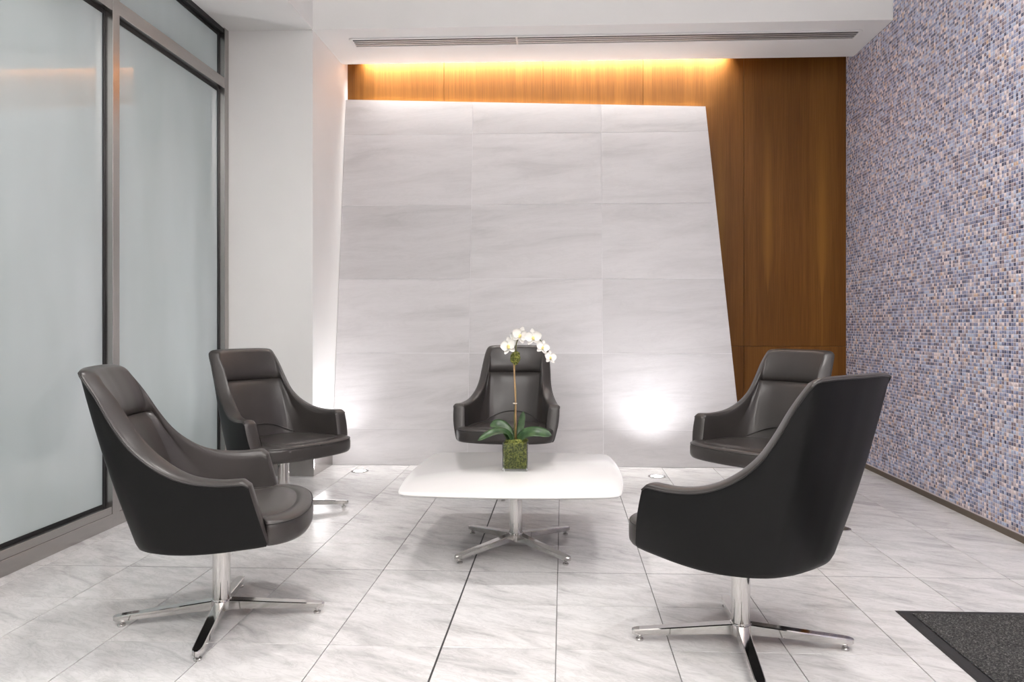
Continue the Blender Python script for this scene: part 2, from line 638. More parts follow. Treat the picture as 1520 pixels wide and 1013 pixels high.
# mosaic wall
wr = struct(box('wall_right', XR, 2.45, YF - 0.1, 6.25, 0, CEIL_Z, 'grout_mosaic'))
ny0, ny1 = int(math.floor(0.2 / PITCH)), int(math.ceil(6.08 / PITCH))
nz0, nz1 = int(math.ceil(0.028 / PITCH)), int(math.floor(3.94 / PITCH))
jj, kk = np.meshgrid(np.arange(ny0, ny1), np.arange(nz0, nz1), indexing='ij')
jj, kk = jj.ravel(), kk.ravel()
nT = len(jj)
rng = np.random.default_rng(4)
g, e, hgt = 0.0016, 0.0008, 0.0010
y0, y1 = jj * PITCH + g, (jj + 1) * PITCH - g
z0, z1 = kk * PITCH + g, (kk + 1) * PITCH - g
V = np.empty((nT, 8, 3))
tl = rng.normal(0, 0.00028, (nT, 4))
for q, (ya, za) in enumerate(((y0, z0), (y1, z0), (y1, z1), (y0, z1))):
    V[:, q, 0] = XR
    V[:, q, 1] = ya
    V[:, q, 2] = za
for q, (ya, za) in enumerate(((y0 + e, z0 + e), (y1 - e, z0 + e), (y1 - e, z1 - e), (y0 + e, z1 - e))):
    V[:, 4 + q, 0] = XR - hgt + (tl[:, 0] + tl[:, 1] * (1 if q in (1, 2) else -1) + tl[:, 2] * (1 if q > 1 else -1))
    V[:, 4 + q, 1] = ya
    V[:, 4 + q, 2] = za
quad = np.array([(4, 7, 6, 5), (0, 4, 5, 1), (1, 5, 6, 2), (2, 6, 7, 3), (3, 7, 4, 0)])
Fq = (np.arange(nT)[:, None, None] * 8 + quad[None]).reshape(-1)
me = bpy.data.meshes.new('mosaic_tiles')
me.vertices.add(nT * 8)
me.vertices.foreach_set('co', V.reshape(-1))
me.loops.add(len(Fq))
me.loops.foreach_set('vertex_index', Fq.astype(np.int32))
me.polygons.add(len(Fq) // 4)
me.polygons.foreach_set('loop_start', np.arange(0, len(Fq), 4, dtype=np.int32))
me.update(calc_edges=True)
me.validate()
tag(link('mosaic_tiles', me, 'mosaic', wr), kind='stuff')
struct(box('baseboard_right', XR - 0.008, XR, YF, YB - 0.002, 0, 0.034, 'bronze'))

# ------------------------------------------------------------------ window wall
GXL = -2.437
edges = [5.19, 3.882, 2.574, 1.266, -0.042]
MW = 0.030


def window(n, ya, yb):                                # ya far, yb near (mullion centres)
    w = struct(empty('window_%d' % n, (XL, (ya + yb) / 2, 0)))
    oy = (ya + yb) / 2

    def bxx(name, x0, x1, y0, y1, z0, z1, mat, bev=0.0015):
        bm = bmesh.new()
        bm_box(bm, x0 - XL, x1 - XL, y0 - oy, y1 - oy, z0, z1, bev, 1)
        return from_bm(name, bm, mat, w)
    bxx('mullion', -2.52, XL, ya - MW, ya + MW, 0.0, SZ, 'steel_v')
    y0, y1 = yb + MW, ya - MW
    bxx('bottom_rail', -2.52, XL - 0.004, y0, y1, 0.072, 0.112, 'steel_h')
    bxx('bottom_rail', -2.52, XL, y0, y1, 0.0, 0.072, 'steel_h')
    bxx('transom', -2.52, XL - 0.002, y0, y1, 2.750, 2.826, 'steel_h')
    bxx('head_rail', -2.52, XL - 0.012, y0, y1, 3.145, SZ, 'gasket')
    for (z0, z1) in ((0.112, 2.750), (2.826, 3.145)):
        bxx('pane', GXL - 0.012, GXL, y0, y1, z0, z1, 'frosted_glass', 0)
        bm = bmesh.new()
        gx0, gx1 = GXL - XL, GXL + 0.006 - XL
        gw = 0.019
        a, c = y0 - oy, y1 - oy
        bm_box(bm, gx0, gx1, a, a + gw, z0, z1, 0.001, 1)
        bm_box(bm, gx0, gx1, c - gw, c, z0, z1, 0.001, 1)
        bm_box(bm, gx0, gx1, a + gw, c - gw, z0, z0 + 0.016, 0.001, 1)
        bm_box(bm, gx0, gx1, a + gw, c - gw, z1 - 0.022, z1, 0.001, 1)
        from_bm('gasket', bm, 'gasket', w)


for n in range(4):
    window(n + 1, edges[n], edges[n + 1])

# ------------------------------------------------------------------ leaning stone panel
panel = tag(empty('stone_panel', (0, 5.65, 0)), 'large grey marble panel leaning against the veneered wall, with slanted top and side', 'wall panel')
LEAN = 0.129
quadp = [(-1.7795, 0.002), (1.358, 0.002), (1.139, 2.829), (-1.7795, 2.925)]


def clip(poly, quadc):
    outp = poly
    for k in range(4):
        a, c = quadc[k], quadc[(k + 1) % 4]
        ins = lambda p: (c[0] - a[0]) * (p[1] - a[1]) - (c[1] - a[1]) * (p[0] - a[0]) >= 0
        res = []
        for q in range(len(outp)):
            p, s = outp[q], outp[q - 1]
            if ins(p) != ins(s):
                dx, dy = p[0] - s[0], p[1] - s[1]
                den = (c[0] - a[0]) * dy - (c[1] - a[1]) * dx
                tt = ((c[1] - a[1]) * (s[0] - a[0]) - (c[0] - a[0]) * (s[1] - a[1])) / den
                res.append((s[0] + tt * dx, s[1] + tt * dy))
            if ins(p):
                res.append(p)
        outp = res
        if not outp:
            return []
    return outp


def slab(name, poly, d0, d1, mat, parent):
    """prism on the leaning plane, d0..d1 behind its face"""
    cxp = sum(p[0] for p in poly) / len(poly)
    czp = sum(p[1] for p in poly) / len(poly)
    n_ = len(poly)
    vs = [(x - cxp, LEAN * (z - czp) + d, z - czp) for d in (d0, d1) for (x, z) in poly]
    fs = [tuple(range(n_)), tuple(range(2 * n_ - 1, n_ - 1, -1))] + [(q, (q + 1) % n_, n_ + (q + 1) % n_, n_ + q) for q in range(n_)]
    o = mesh(name, vs, fs, mat, parent)
    o.location = (cxp, LEAN * czp, czp)
    return o


slab('core', quadp, 0.0022, 0.052, 'grout_stone', panel)
vx = [-1.80, -0.732, 0.305, 1.45]
vz = [-0.01, 0.277, 0.857, 1.440, 2.037, 2.621, 3.0]
for i in range(3):
    for j in range(6):
        gg = 0.0012
        cell = [(vx[i] + gg, vz[j] + gg), (vx[i + 1] - gg, vz[j] + gg), (vx[i + 1] - gg, vz[j + 1] - gg), (vx[i] + gg, vz[j + 1] - gg)]
        pl = clip(cell, quadp)
        if len(pl) >= 3:
            slab('stone_tile', pl, random.Random(i * 7 + j).uniform(0, 0.0006), 0.0021, 'stone_wall', panel)

# ------------------------------------------------------------------ linear air vent in the soffit
vent = tag(empty('air_vent', (0.28, 5.47, SZ)), 'long slotted linear air vent in the white soffit', 'air vent')


def vb(name, x0, x1, y0, y1, z0, z1, mat, bev=0.0008):
    bm = bmesh.new()
    bm_box(bm, x0, x1, y0, y1, z0, z1, bev, 1)
    return from_bm(name, bm, mat, vent)


VH, VD = 1.842, 0.074
vb('backing', -VH + 0.01, VH - 0.01, -VD + 0.008, VD - 0.008, -0.003, 0.0, 'vent_dark', 0)
for s in (-1, 1):
    vb('frame_rail', -VH, VH, s * VD - 0.009, s * VD + 0.009, -0.010, 0.0, 'paint')
    vb('frame_end', s * VH - 0.009, s * VH + 0.009, -VD, VD, -0.010, 0.0, 'paint')
for q in range(3):
    bm = bmesh.new()
    bm_box(bm, -VH + 0.012, VH - 0.012, -0.0085, 0.0085, -0.0015, 0.0015, 0.0006, 1)
    o = from_bm('slat', bm, 'vent_metal', vent)
    o.location = (0, (q - 1) * 0.034, -0.0085)
vb('divider', -0.628, -0.614, -VD + 0.008, VD - 0.008, -0.0105, -0.001, 'vent_metal')

# ------------------------------------------------------------------ in-ground lights, floor outlet, mat
for (ux, uy, lb) in ((-1.495, 5.41, 'round in-ground uplight at the foot of the white pier'),
                     (0.664, 5.31, 'round in-ground uplight before the slanted right half of the stone panel')):
    u = tag(empty('floor_uplight', (ux, uy, 0)), lb, 'floor light', 'in-ground uplights')
    lathe('trim_ring', [(0.064, 0.0), (0.064, 0.0035), (0.058, 0.005), (0.046, 0.005), (0.042, 0.001)], 'glide', u, 32)
    lathe('lens', [(0.042, 0.0005), (0.042, 0.004), (0.03, 0.006)], 'lamp_lens', u, 24)
fo = tag(empty('floor_outlet', (1.478, 4.003, 0)), 'small round metal floor outlet cover on the marble tiles', 'floor outlet')
lathe('cover_plate', [(0.042, 0.0), (0.042, 0.001), (0.040, 0.002), (0.030, 0.002)], 'glide', fo, 28)
lathe('cap', [(0.028, 0.001), (0.028, 0.003), (0.026, 0.0035)], 'bronze', fo, 24)

mat_o = tag(empty('door_mat', (1.95, 2.25, 0)), 'charcoal entrance mat with black rubber border lying on the marble floor', 'mat')
x0, x1, y0, y1 = 1.248 - 1.95, 2.20 - 1.95, 0.95 - 2.25, 2.862 - 2.25
bw = 0.045
bm = bmesh.new()
outer = [(x0, y0), (x1, y0), (x1, y1), (x0, y1)]
inner = [(x0 + bw, y0 + bw), (x1 - bw, y0 + bw), (x1 - bw, y1 - bw), (x0 + bw, y1 - bw)]
mid = [(x0 + 0.012, y0 + 0.012), (x1 - 0.012, y0 + 0.012), (x1 - 0.012, y1 - 0.012), (x0 + 0.012, y1 - 0.012)]
rings = [[bm.verts.new((p[0], p[1], z)) for p in rr] for rr, z in ((outer, 0.0005), (mid, 0.004), (inner, 0.005), (inner, 0.001))]
for a, c in zip(rings[:-1], rings[1:]):
    for q in range(4):
        bm.faces.new((a[q], a[(q + 1) % 4], c[(q + 1) % 4], c[q]))
from_bm('rubber_border', bm, 'mat_border', mat_o)
rnd = np.random.default_rng(2)
nx, ny = 210, 420
gxv, gyv = np.meshgrid(np.linspace(x0 + bw, x1 - bw, nx), np.linspace(y0 + bw, y1 - bw, ny), indexing='ij')
gz = 0.006 + rnd.random((nx, ny)) * 0.0045
vv = np.stack([gxv + rnd.normal(0, 0.0006, gxv.shape), gyv + rnd.normal(0, 0.0006, gxv.shape), gz], -1).reshape(-1, 3)
ii = (np.arange(nx - 1)[:, None] * ny + np.arange(ny - 1)[None]).ravel()
me = bpy.data.meshes.new('pile')
me.from_pydata(vv.tolist(), [], np.stack([ii, ii + ny, ii + ny + 1, ii + 1], -1).tolist())
tag(link('pile', me, 'mat_pile', mat_o), kind='stuff')


# ------------------------------------------------------------------ four-star pedestal
def pedestal(root, col_top, rot):
    lathe('column', [(0.031, 0.050), (0.031, col_top)], 'chrome', root, 40)
    lathe('hub', [(0.020, 0.034), (0.034, 0.036), (0.036, 0.040), (0.036, 0.074), (0.0345, 0.078), (0.031, 0.079)], 'chrome', root, 40)
    secs = [(0.026, 0.0195, 0.040, 0.076), (0.10, 0.019, 0.037, 0.068), (0.20, 0.0185, 0.030, 0.057), (0.30, 0.0175, 0.0235, 0.0465),
            (0.338, 0.017, 0.021, 0.0425), (0.356, 0.0135, 0.021, 0.0405), (0.364, 0.007, 0.022, 0.038)]
    vs, fs = [], []
    for (rr, hw, zb, zt) in secs:
        c = 0.003
        vs += [(rr, -hw + c, zb), (rr, hw - c, zb), (rr, hw, zb + c), (rr, hw, zt - c), (rr, hw - c, zt), (rr, -hw + c, zt), (rr, -hw, zt - c), (rr, -hw, zb + c)]
    for i in range(len(secs) - 1):
        for k in range(8):
            fs.append((i * 8 + k, i * 8 + (k + 1) % 8, (i + 1) * 8 + (k + 1) % 8, (i + 1) * 8 + k))
    fs += [tuple(range(8)), tuple(range((len(secs) - 1) * 8, len(secs) * 8))]
    leg_me = glide_me = None
    for k in range(4):
        if leg_me is None:
            o = mesh('leg', vs, fs, 'chrome', root)
            leg_me = o.data
            g_ = lathe('glide', [(0.013, 0.0), (0.0135, 0.006), (0.011, 0.009), (0.006, 0.010), (0.006, 0.023)], 'glide', o, 16, (0.338, 0, 0))
            glide_me = g_.data
        else:
            o = bpy.data.objects.new('leg', leg_me)
            col.objects.link(o)
            o.parent = root
            g_ = bpy.data.objects.new('glide', glide_me)
            col.objects.link(g_)
            g_.parent = o
        o.rotation_euler = (0, 0, rot + k * math.pi / 2)


# ------------------------------------------------------------------ swivel armchair
RIM = [(0, -.430, .934), (.10, -.425, .934), (.165, -.416, .932), (.204, -.406, .927), (.219, -.391, .908), (.230, -.352, .850), (.240, -.305, .765),
       (.248, -.255, .692), (.262, -.197, .637), (.283, -.130, .596), (.305, -.06, .573), (.326, .025, .564), (.339, .09, .566), (.342, .113, .566), (.342, .128, .556)]
BOT = [(0, -.270, .33), (.075, -.266, .33), (.12, -.257, .33), (.15, -.247, .33), (.172, -.237, .33), (.198, -.218, .33), (.22, -.195, .33),
       (.242, -.165, .33), (.262, -.13, .33), (.28, -.085, .331), (.294, -.03, .333), (.304, .04, .337), (.310, .11, .343), (.312, .15, .346), (.313, .186, .35)]
INR = [(0, -.378, .924), (.095, -.373, .924), (.146, -.364, .920), (.172, -.354, .911), (.180, -.340, .890), (.184, -.300, .835), (.190, -.255, .760),
       (.196, -.205, .690), (.207, -.150, .637), (.224, -.09, .597), (.243, -.03, .574), (.260, .04, .564), (.269, .09, .565), (.271, .113, .565), (.271, .128, .555)]
INB = [(0, -.190, .40), (.08, -.187, .40), (.125, -.177, .40), (.15, -.165, .40), (.165, -.155, .40), (.185, -.135, .40), (.20, -.11, .40),
       (.213, -.085, .40), (.226, -.055, .40), (.238, -.02, .40), (.248, .02, .40), (.255, .07, .40), (.257, .12, .40), (.257, .145, .40), (.255, .170, .40)]
NS = 4


def both(P):
    h = catmull(P, NS)
    m_ = h[1:][::-1].copy()
    m_[:, 0] *= -1
    return np.concatenate([m_, h])


def grid_faces(nu, nv, off=0):
    return [(off + i * nv + j, off + (i + 1) * nv + j, off + (i + 1) * nv + j + 1, off + i * nv + j + 1) for i in range(nu - 1) for j in range(nv - 1)]


def make_chair():
    root = empty('swivel_armchair')
    seatg = root
    rim, bot, inr, inb = both(RIM), both(BOT), both(INR), both(INB)
    nu = len(rim)
    cpar = np.abs(np.arange(nu) - (nu - 1) / 2) / NS            # control index of each section
    # outer shell: underside, rounded bottom edge, wall up to the seam below the rim
    prof = []
    cen = np.array([0, 0.03, 0.318])
    up = (rim - bot)
    up /= np.linalg.norm(up, axis=1)[:, None]
    for s in (0.25, 0.7, 0.93):
        p = bot + (cen - bot) * (1 - s)
        p[:, 2] = 0.316 + (bot[:, 2] - 0.33)
        prof.append(p)
    p = bot + (cen - bot) * 0.02
    p[:, 2] = bot[:, 2] - 0.009
    prof.append(p)
    outdir = rim - bot
    nrm = np.stack([rim[:, 0] * 0.8, np.minimum(rim[:, 1] + .05, 0) * 1.0, np.zeros(nu)], -1)
    nrm /= np.maximum(np.linalg.norm(nrm, axis=1), 1e-6)[:, None]
    for v in (0.01, 0.05, 0.12, 0.25, 0.4, 0.55, 0.7, 0.85, 0.95, 1.0):
        p = bot + (rim - bot) * v
        p = p + nrm * (0.010 * math.sin(math.pi * v))[..., None] if False else p + nrm * 0.010 * math.sin(math.pi * v)
        if v == 1.0:
            p = p - up * 0.010
        elif v == 0.95:
            p = p - up * 0.004
        prof.append(p)
    G = np.stack(prof, 1)
    o_wall = G[:, 4:, :]
    vs = G.reshape(-1, 3)
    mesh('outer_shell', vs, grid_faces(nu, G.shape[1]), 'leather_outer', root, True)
    # lining: rim roll and inside faces
    width = np.linalg.norm(inr - rim, axis=1)
    P = []
    o_top = rim - up * 0.010
    P.append(o_top)
    upi = inr - inb
    upi /= np.linalg.norm(upi, axis=1)[:, None]
    lift = 0.010
    for s, h in ((0.03, 0.35), (0.12, 0.72), (0.3, 0.95), (0.55, 1.0), (0.8, 0.8), (0.94, 0.35)):
        P.append(rim + (inr - rim) * s + up * (lift * h - 0.006))
    NC = len(P)
    P.append(inr - upi * 0.012)
    zc = np.empty(nu)
    for i in range(nu):
        top, lo = inr[i, 2] - .012, inb[i, 2]
        zc[i] = 0.752 if cpar[i] < 5.2 else None or (lo + (top - lo) * max(0.5, (0.752 - .40) / (0.835 - .412) - 0.12 * (cpar[i] - 5)))
    k = np.clip((cpar - 5.2) / 0.8, 0, 1)
    cd = (1 - k) * 1.0
    side = np.stack([-np.sign(inr[:, 0]), np.full(nu, 0.45), np.zeros(nu)], -1)
    kb = np.clip((cpar - 2.5) / 5.5, 0, 1)
    kb = (kb * kb * (3 - 2 * kb))[:, None]
    fw = side * kb + np.array([0, 1, 0.3]) * (1 - kb)
    puff = 1 - np.clip((cpar - 1.5) / 6.5, 0, 1)
    puff = puff * puff * (3 - 2 * puff)
    fw /= np.linalg.norm(fw, axis=1)[:, None]

    def at_z(z):
        tpar = (z - inb[:, 2]) / (inr[:, 2] - inb[:, 2])
        return inb + (inr - inb) * tpar[:, None]
    top = inr[:, 2] - .012
    lo = inb[:, 2]
    rows = []
    for f, dsp in ((0.25, 0.008), (0.5, 0.012), (0.70, 0.012), (0.86, 0.007)):
        rows.append((top + (zc - top) * f, dsp))
    gap = 0.004 * cd + 0.07 * (top - zc) * (1 - cd)
    rows.append((zc + gap, -0.006))
    rows.append((zc, -0.016))
    rows.append((zc - gap, -0.006))
    for f, dsp in ((0.10, 0.006), (0.22, 0.012), (0.4, 0.018), (0.6, 0.018), (0.8, 0.012), (1.0, 0.0)):
        rows.append((zc + (lo - zc) * f, dsp))
    for z, dsp in rows:
        P.append(at_z(z) + fw * (dsp * (cd if dsp < 0.0065 else puff))[:, None])
    G2 = np.stack(P, 1)
    nv = G2.shape[1]
    lin, head = [], []
    crease = NC + 1 + 5 - 0
    for f in grid_faces(nu, nv):
        i, j = f[0] // nv, f[0] % nv
        if cpar[i] < 5.01 and cpar[i + 1] < 5.01 and NC <= j < crease:
            head.append(f)
        else:
            lin.append(f)

    def sub(name, faces, extra_v=(), extra_f=()):
        used = sorted({v for f in faces for v in f})
        mp_ = {v: q for q, v in enumerate(used)}
        flat = G2.reshape(-1, 3)
        vs_ = [flat[v] for v in used]
        fs_ = [tuple(mp_[v] for v in f) for f in faces]
        base = len(vs_)
        return mesh(name, list(vs_) + list(extra_v), fs_ + [tuple(base + v for v in f) for f in extra_f], 'leather_inner', root, True)
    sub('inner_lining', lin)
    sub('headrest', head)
    # arm fronts
    for e_ in (0, nu - 1):
        sgn = 1 if e_ else -1
        crown = G2[e_, :NC + 1]
        cs = np.linspace(0, 1, NC + 1)
        rows_ = [crown]
        ov = o_wall[e_]
        for v in (0.96, 0.9, 0.75, 0.55, 0.35, 0.15, 0.0):
            oo = bot[e_] + (rim[e_] - bot[e_]) * v + nrm[e_] * 0.010 * math.sin(math.pi * v)
            ib = inb[e_].copy()
            ib[1] += 0.012
            ib[2] = bot[e_][2]
            i2 = ib + (inr[e_] - ib) * v
            row = []
            for s in cs:
                bulge = (1 - (2 * s - 1) ** 4) * 0.008
                q = oo + (i2 - oo) * s
                q = q + np.array([0, bulge, bulge * 0.3])
                row.append(q)
            rows_.append(np.array(row))
        G3 = np.stack(rows_, 0)
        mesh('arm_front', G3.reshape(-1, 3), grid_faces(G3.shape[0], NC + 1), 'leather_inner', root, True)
    # piping between shell and rim
    tube('piping', [p for p in (o_top + nrm * 0.0015)], 0.0032, 'leather_seam', root, 6)
    # curved lumbar seam on the inside back
    pts = []
    flat_z = lambda xx: 0.492 - 0.055 * (xx / 0.17) ** 2
    for q in range(21):
        xx = -0.175 + 0.35 * q / 20
        zz = flat_z(xx)
        best, bp = 9, None
        A = G2[:, NC + 7:, :].reshape(-1, 3)
        dd = (A[:, 0] - xx) ** 2 + (A[:, 2] - zz) ** 2
        idx = np.argsort(dd)[:4]
        wgt = 1 / (dd[idx] + 1e-6)
        yy = (A[idx, 1] * wgt).sum() / wgt.sum()
        pts.append((xx, yy + 0.0015, zz))
    ys_ = np.array([p[1] for p in pts])
    for _ in range(3):
        ys_[1:-1] = (ys_[:-2] + 2 * ys_[1:-1] + ys_[2:]) / 4
    tube('lumbar_seam', [(p[0], y_, p[2]) for p, y_ in zip(pts, ys_)], 0.0028, 'leather_seam', root, 6)
    # seat cushion
    half = [(0, .322), (.08, .319), (.16, .307), (.225, .287), (.270, .259), (.298, .226), (.309, .200), (.306, .185), (.280, .172), (.268, .13), (.262, .05), (.25, -.03), (.215, -.11), (.15, -.17), (.07, -.195), (0, -.20)]
    h = catmull([(p[0], p[1], 0) for p in half], 4)[:, :2]
    ol = np.concatenate([h, (h[1:-1] * np.array([-1, 1]))[::-1]])
    n_ = len(ol)
    cc = np.array([0, 0.05])
    ringsv = []
    for s, z in ((0.30, 0.336), (0.90, 0.338), (0.975, 0.342), (0.995, 0.352), (1.0, 0.365), (1.0, 0.398), (0.992, 0.412), (0.985, 0.4145), (0.980, 0.4185), (0.955, 0.424), (0.88, 0.428), (0.80, 0.4285), (0.785, 0.4262), (0.775, 0.4262), (0.76, 0.429), (0.6, 0.433), (0.3, 0.436)):
        ringsv.append(np.concatenate([cc + (ol - cc) * s, np.full((n_, 1), z)], 1))
    vs = np.concatenate(ringsv)
    fs = [(i * n_ + q, i * n_ + (q + 1) % n_, (i + 1) * n_ + (q + 1) % n_, (i + 1) * n_ + q) for i in range(len(ringsv) - 1) for q in range(n_)]
    fs += [tuple(range(n_)), tuple(range((len(ringsv) - 1) * n_, len(ringsv) * n_))]
    seat = mesh('seat', vs, fs, 'leather_inner', root, True)
    pc = np.concatenate([cc + (ol - cc) * 0.990, np.full((n_, 1), 0.4145)], 1)
    tube('piping', [pc[q] for q in list(range(n_)) + [0]], 0.0028, 'leather_seam', seat, 6)
    return root


def place(root, x, y, heading, base_ang, label):
    root.location = (x, y, 0)
    root.rotation_euler = (0, 0, R(heading))
    pedestal(root, 0.322, R(base_ang - heading))
    tag(root, label, 'chair', 'black leather swivel armchairs round the table')


proto = make_chair()
chairs = [proto] + [copy_tree(proto) for _ in range(4)]
place(chairs[0], -1.250, 2.672, -73.1, 13, 'black leather swivel armchair with its back to the wide frosted pane and mullion')
place(chairs[1], 0.598, 2.535, 40.5, -4, 'black leather swivel armchair beside the charcoal entrance mat')
place(chairs[2], -0.355, 4.874, 175.5, -2, 'black leather swivel armchair between the white table and the grey stone panel')
place(chairs[3], -1.610, 4.218, -122.1, 21, 'black leather swivel armchair in front of the white pier')
place(chairs[4], 1.082, 4.157, 131.2, 8, 'black leather swivel armchair in front of the wood veneer wall')

# ------------------------------------------------------------------ coffee table
TZ, TXc, TYc = 0.372, -0.228, 3.585
table = tag(empty('coffee_table', (TXc, TYc, 0)), 'low white coffee table with rounded square top and chrome star base', 'table')
n_ = 128
cxh, cyh, sag = 0.470, 0.498, 0.036


def side_arc(a, c, nx_, ny_):
    return [(a[0] + (c[0] - a[0]) * k / 64 + nx_ * sag * (1 - (2 * k / 64 - 1) ** 2), a[1] + (c[1] - a[1]) * k / 64 + ny_ * sag * (1 - (2 * k / 64 - 1) ** 2)) for k in range(64)]


raw = np.array(side_arc((cxh, -cyh), (cxh, cyh), 1, 0) + side_arc((cxh, cyh), (-cxh, cyh), 0, 1) + side_arc((-cxh, cyh), (-cxh, -cyh), -1, 0) + side_arc((-cxh, -cyh), (cxh, -cyh), 0, -1))
for _ in range(11):                                   # soften the four corners
    raw = (np.roll(raw, 1, 0) + 2 * raw + np.roll(raw, -1, 0)) / 4
raw = raw[::2]
ringsv = []
for (ins, z) in ((0.10, -0.026), (0.022, -0.018), (0.004, -0.011), (0.0, -0.007), (0.0005, -0.003), (0.004, 0.0)):
    ringsv.append([(p[0] * (1 - ins / 0.5), p[1] * (1 - ins / 0.5), TZ + z) for p in raw])
vs = [p for rr in ringsv for p in rr]
fs = [(i * n_ + q, i * n_ + (q + 1) % n_, (i + 1) * n_ + (q + 1) % n_, (i + 1) * n_ + q) for i in range(len(ringsv) - 1) for q in range(n_)]
fs += [tuple(range(n_)), tuple(range((len(ringsv) - 1) * n_, len(ringsv) * n_))]
tt_ = mesh('table_top', vs, fs, 'table_white', table, True)
tt_.data.set_sharp_from_angle(angle=R(50))
pedestal(table, TZ - 0.026, R(45))
lathe('mounting_plate', [(0.10, TZ - 0.032), (0.10, TZ - 0.026)], 'glide', table, 32)

# ------------------------------------------------------------------ orchid
OX, OY, OZ = -0.232, 3.63, TZ
orch = tag(empty('potted_orchid', (OX, OY, OZ)), 'white orchid with moss in a square glass vase on the white table', 'orchid')
SCL = 3.63 / FPX


def fl_pos(px, py, dy=0.0):
    """offset from the vase base of a point seen at this pixel in the plant's own plane"""
    dx = (px - 766) * SCL
    return Vector((dx, dy, (698 - py) * SCL))


hw, vh, wt = 0.060, 0.136, 0.004
bm = bmesh.new()


def sq(h_, z):
    c = 0.004
    return [bm.verts.new(p) for p in ((-h_ + c, -h_, z), (h_ - c, -h_, z), (h_, -h_ + c, z), (h_, h_ - c, z), (h_ - c, h_, z), (-h_ + c, h_, z), (-h_, h_ - c, z), (-h_, -h_ + c, z))]


rs = [sq(hw - 0.001, 0.0005), sq(hw, 0.002), sq(hw, vh - 0.001), sq(hw - 0.001, vh), sq(hw - wt + 0.001, vh), sq(hw - wt, vh - 0.001), sq(hw - wt, 0.012)]
for a, c in zip(rs[:-1], rs[1:]):
    for q in range(8):
        bm.faces.new((a[q], a[(q + 1) % 8], c[(q + 1) % 8], c[q]))
bm.faces.new(rs[0][::-1])
bm.faces.new(rs[-1])
from_bm('glass_vase', bm, 'clear_glass', orch)
# moss filling
rn = random.Random(5)
bm = bmesh.new()
bm_box(bm, -0.0557, 0.0557, -0.0557, 0.0557, 0.0125, 0.130, 0.004, 2)
bmesh.ops.subdivide_edges(bm, edges=bm.edges[:], cuts=5, use_grid_fill=True)
for v in bm.verts:
    if v.co.z > 0.12:
        v.co.z += rn.uniform(-0.002, 0.012)
from_bm('moss', bm, 'moss', orch, True)


def moss_lump(name, c, rx, rz, seed, parent):
    bm = bmesh.new()
    bmesh.ops.create_icosphere(bm, subdivisions=3, radius=1)
    rr = random.Random(seed)
    for v in bm.verts:
        k_ = 1 + rr.uniform(-0.16, 0.16)
        v.co = Vector((v.co.x * rx * k_, v.co.y * rx * k_, v.co.z * rz * k_)) + Vector(c)
    return from_bm(name, bm, 'moss', parent, False)


for q in range(9):
    a = q * 2.4
    rr_ = 0.012 + 0.0045 * q
    moss_lump('moss_tuft', (rr_ * math.cos(a), rr_ * math.sin(a), 0.138), 0.016, 0.010, q, orch)
moss_lump('moss_ball', fl_pos(765.5, 532), 0.024, 0.034, 77, orch)

sp = [fl_pos(765, 655), fl_pos(764.5, 620), fl_pos(766, 585), fl_pos(764, 555), fl_pos(766, 530), fl_pos(767, 512, -0.01), fl_pos(774, 499, -0.012), fl_pos(788, 496, -0.012), fl_pos(802, 505, -0.012), fl_pos(812, 520, -0.01), fl_pos(820, 534, -0.008)]
cv = catmull(sp, 5)
tube('stem', [Vector(p) for p in cv], [0.0045 - 0.003 * k / len(cv) for k in range(len(cv))], 'stem_green', orch, 8)
tube('stake', [fl_pos(766.5, 658, -0.006), fl_pos(766, 600, -0.007), fl_pos(763.5, 540, -0.006)], 0.0042, 'stem_wood', orch, 8)
tube('tie', [fl_pos(765, 600, -0.004) + Vector((0.008 * math.cos(a), 0.007 * math.sin(a), 0)) for a in [k * math.pi / 6 for k in range(13)]], 0.0028, 'tie', orch, 6)


def leaf(pts, w, tilt, seed):
    """broad strap leaf along pts"""
    c = catmull(pts, 6)
    n1 = len(c)
    vs_, fs_ = [], []
    for i in range(n1):
        s = i / (n1 - 1)
        d_ = Vector(c[min(i + 1, n1 - 1)] - c[max(i - 1, 0)]).normalized()
        side = d_.cross(Vector((0.0, -math.sin(tilt), math.cos(tilt)))).normalized()
        nn = side.cross(d_).normalized()
        ww = w * (0.35 + 0.65 * math.sin(math.pi * min(1, 0.15 + s * 0.72))) * (1 if s < 0.8 else math.sqrt(max(0.0, 1 - ((s - 0.8) / 0.2) ** 2)) + 0.02)
        for q in range(-3, 4):
            f = q / 3
            for th in (0,):
                vs_.append(Vector(c[i]) + side * ww * f + nn * (0.25 * ww * f * f))
    m_ = 7
    top_n = len(vs_)
    thick = Vector((0, 0, -0.0016))
    vs_ += [v + thick for v in vs_]
    for i in range(n1 - 1):
        for q in range(m_ - 1):
            f = (i * m_ + q, i * m_ + q + 1, (i + 1) * m_ + q + 1, (i + 1) * m_ + q)
            fs_.append(f)
            fs_.append(tuple(top_n + v for v in f[::-1]))
        for q in (0, m_ - 1):
            fs_.append((i * m_ + q, (i + 1) * m_ + q, top_n + (i + 1) * m_ + q, top_n + i * m_ + q))
    for i in (0, n1 - 1):
        for q in range(m_ - 1):
            fs_.append((i * m_ + q, i * m_ + q + 1, top_n + i * m_ + q + 1, top_n + i * m_ + q))
    return mesh('leaf', vs_, fs_, 'leaf', orch, True)


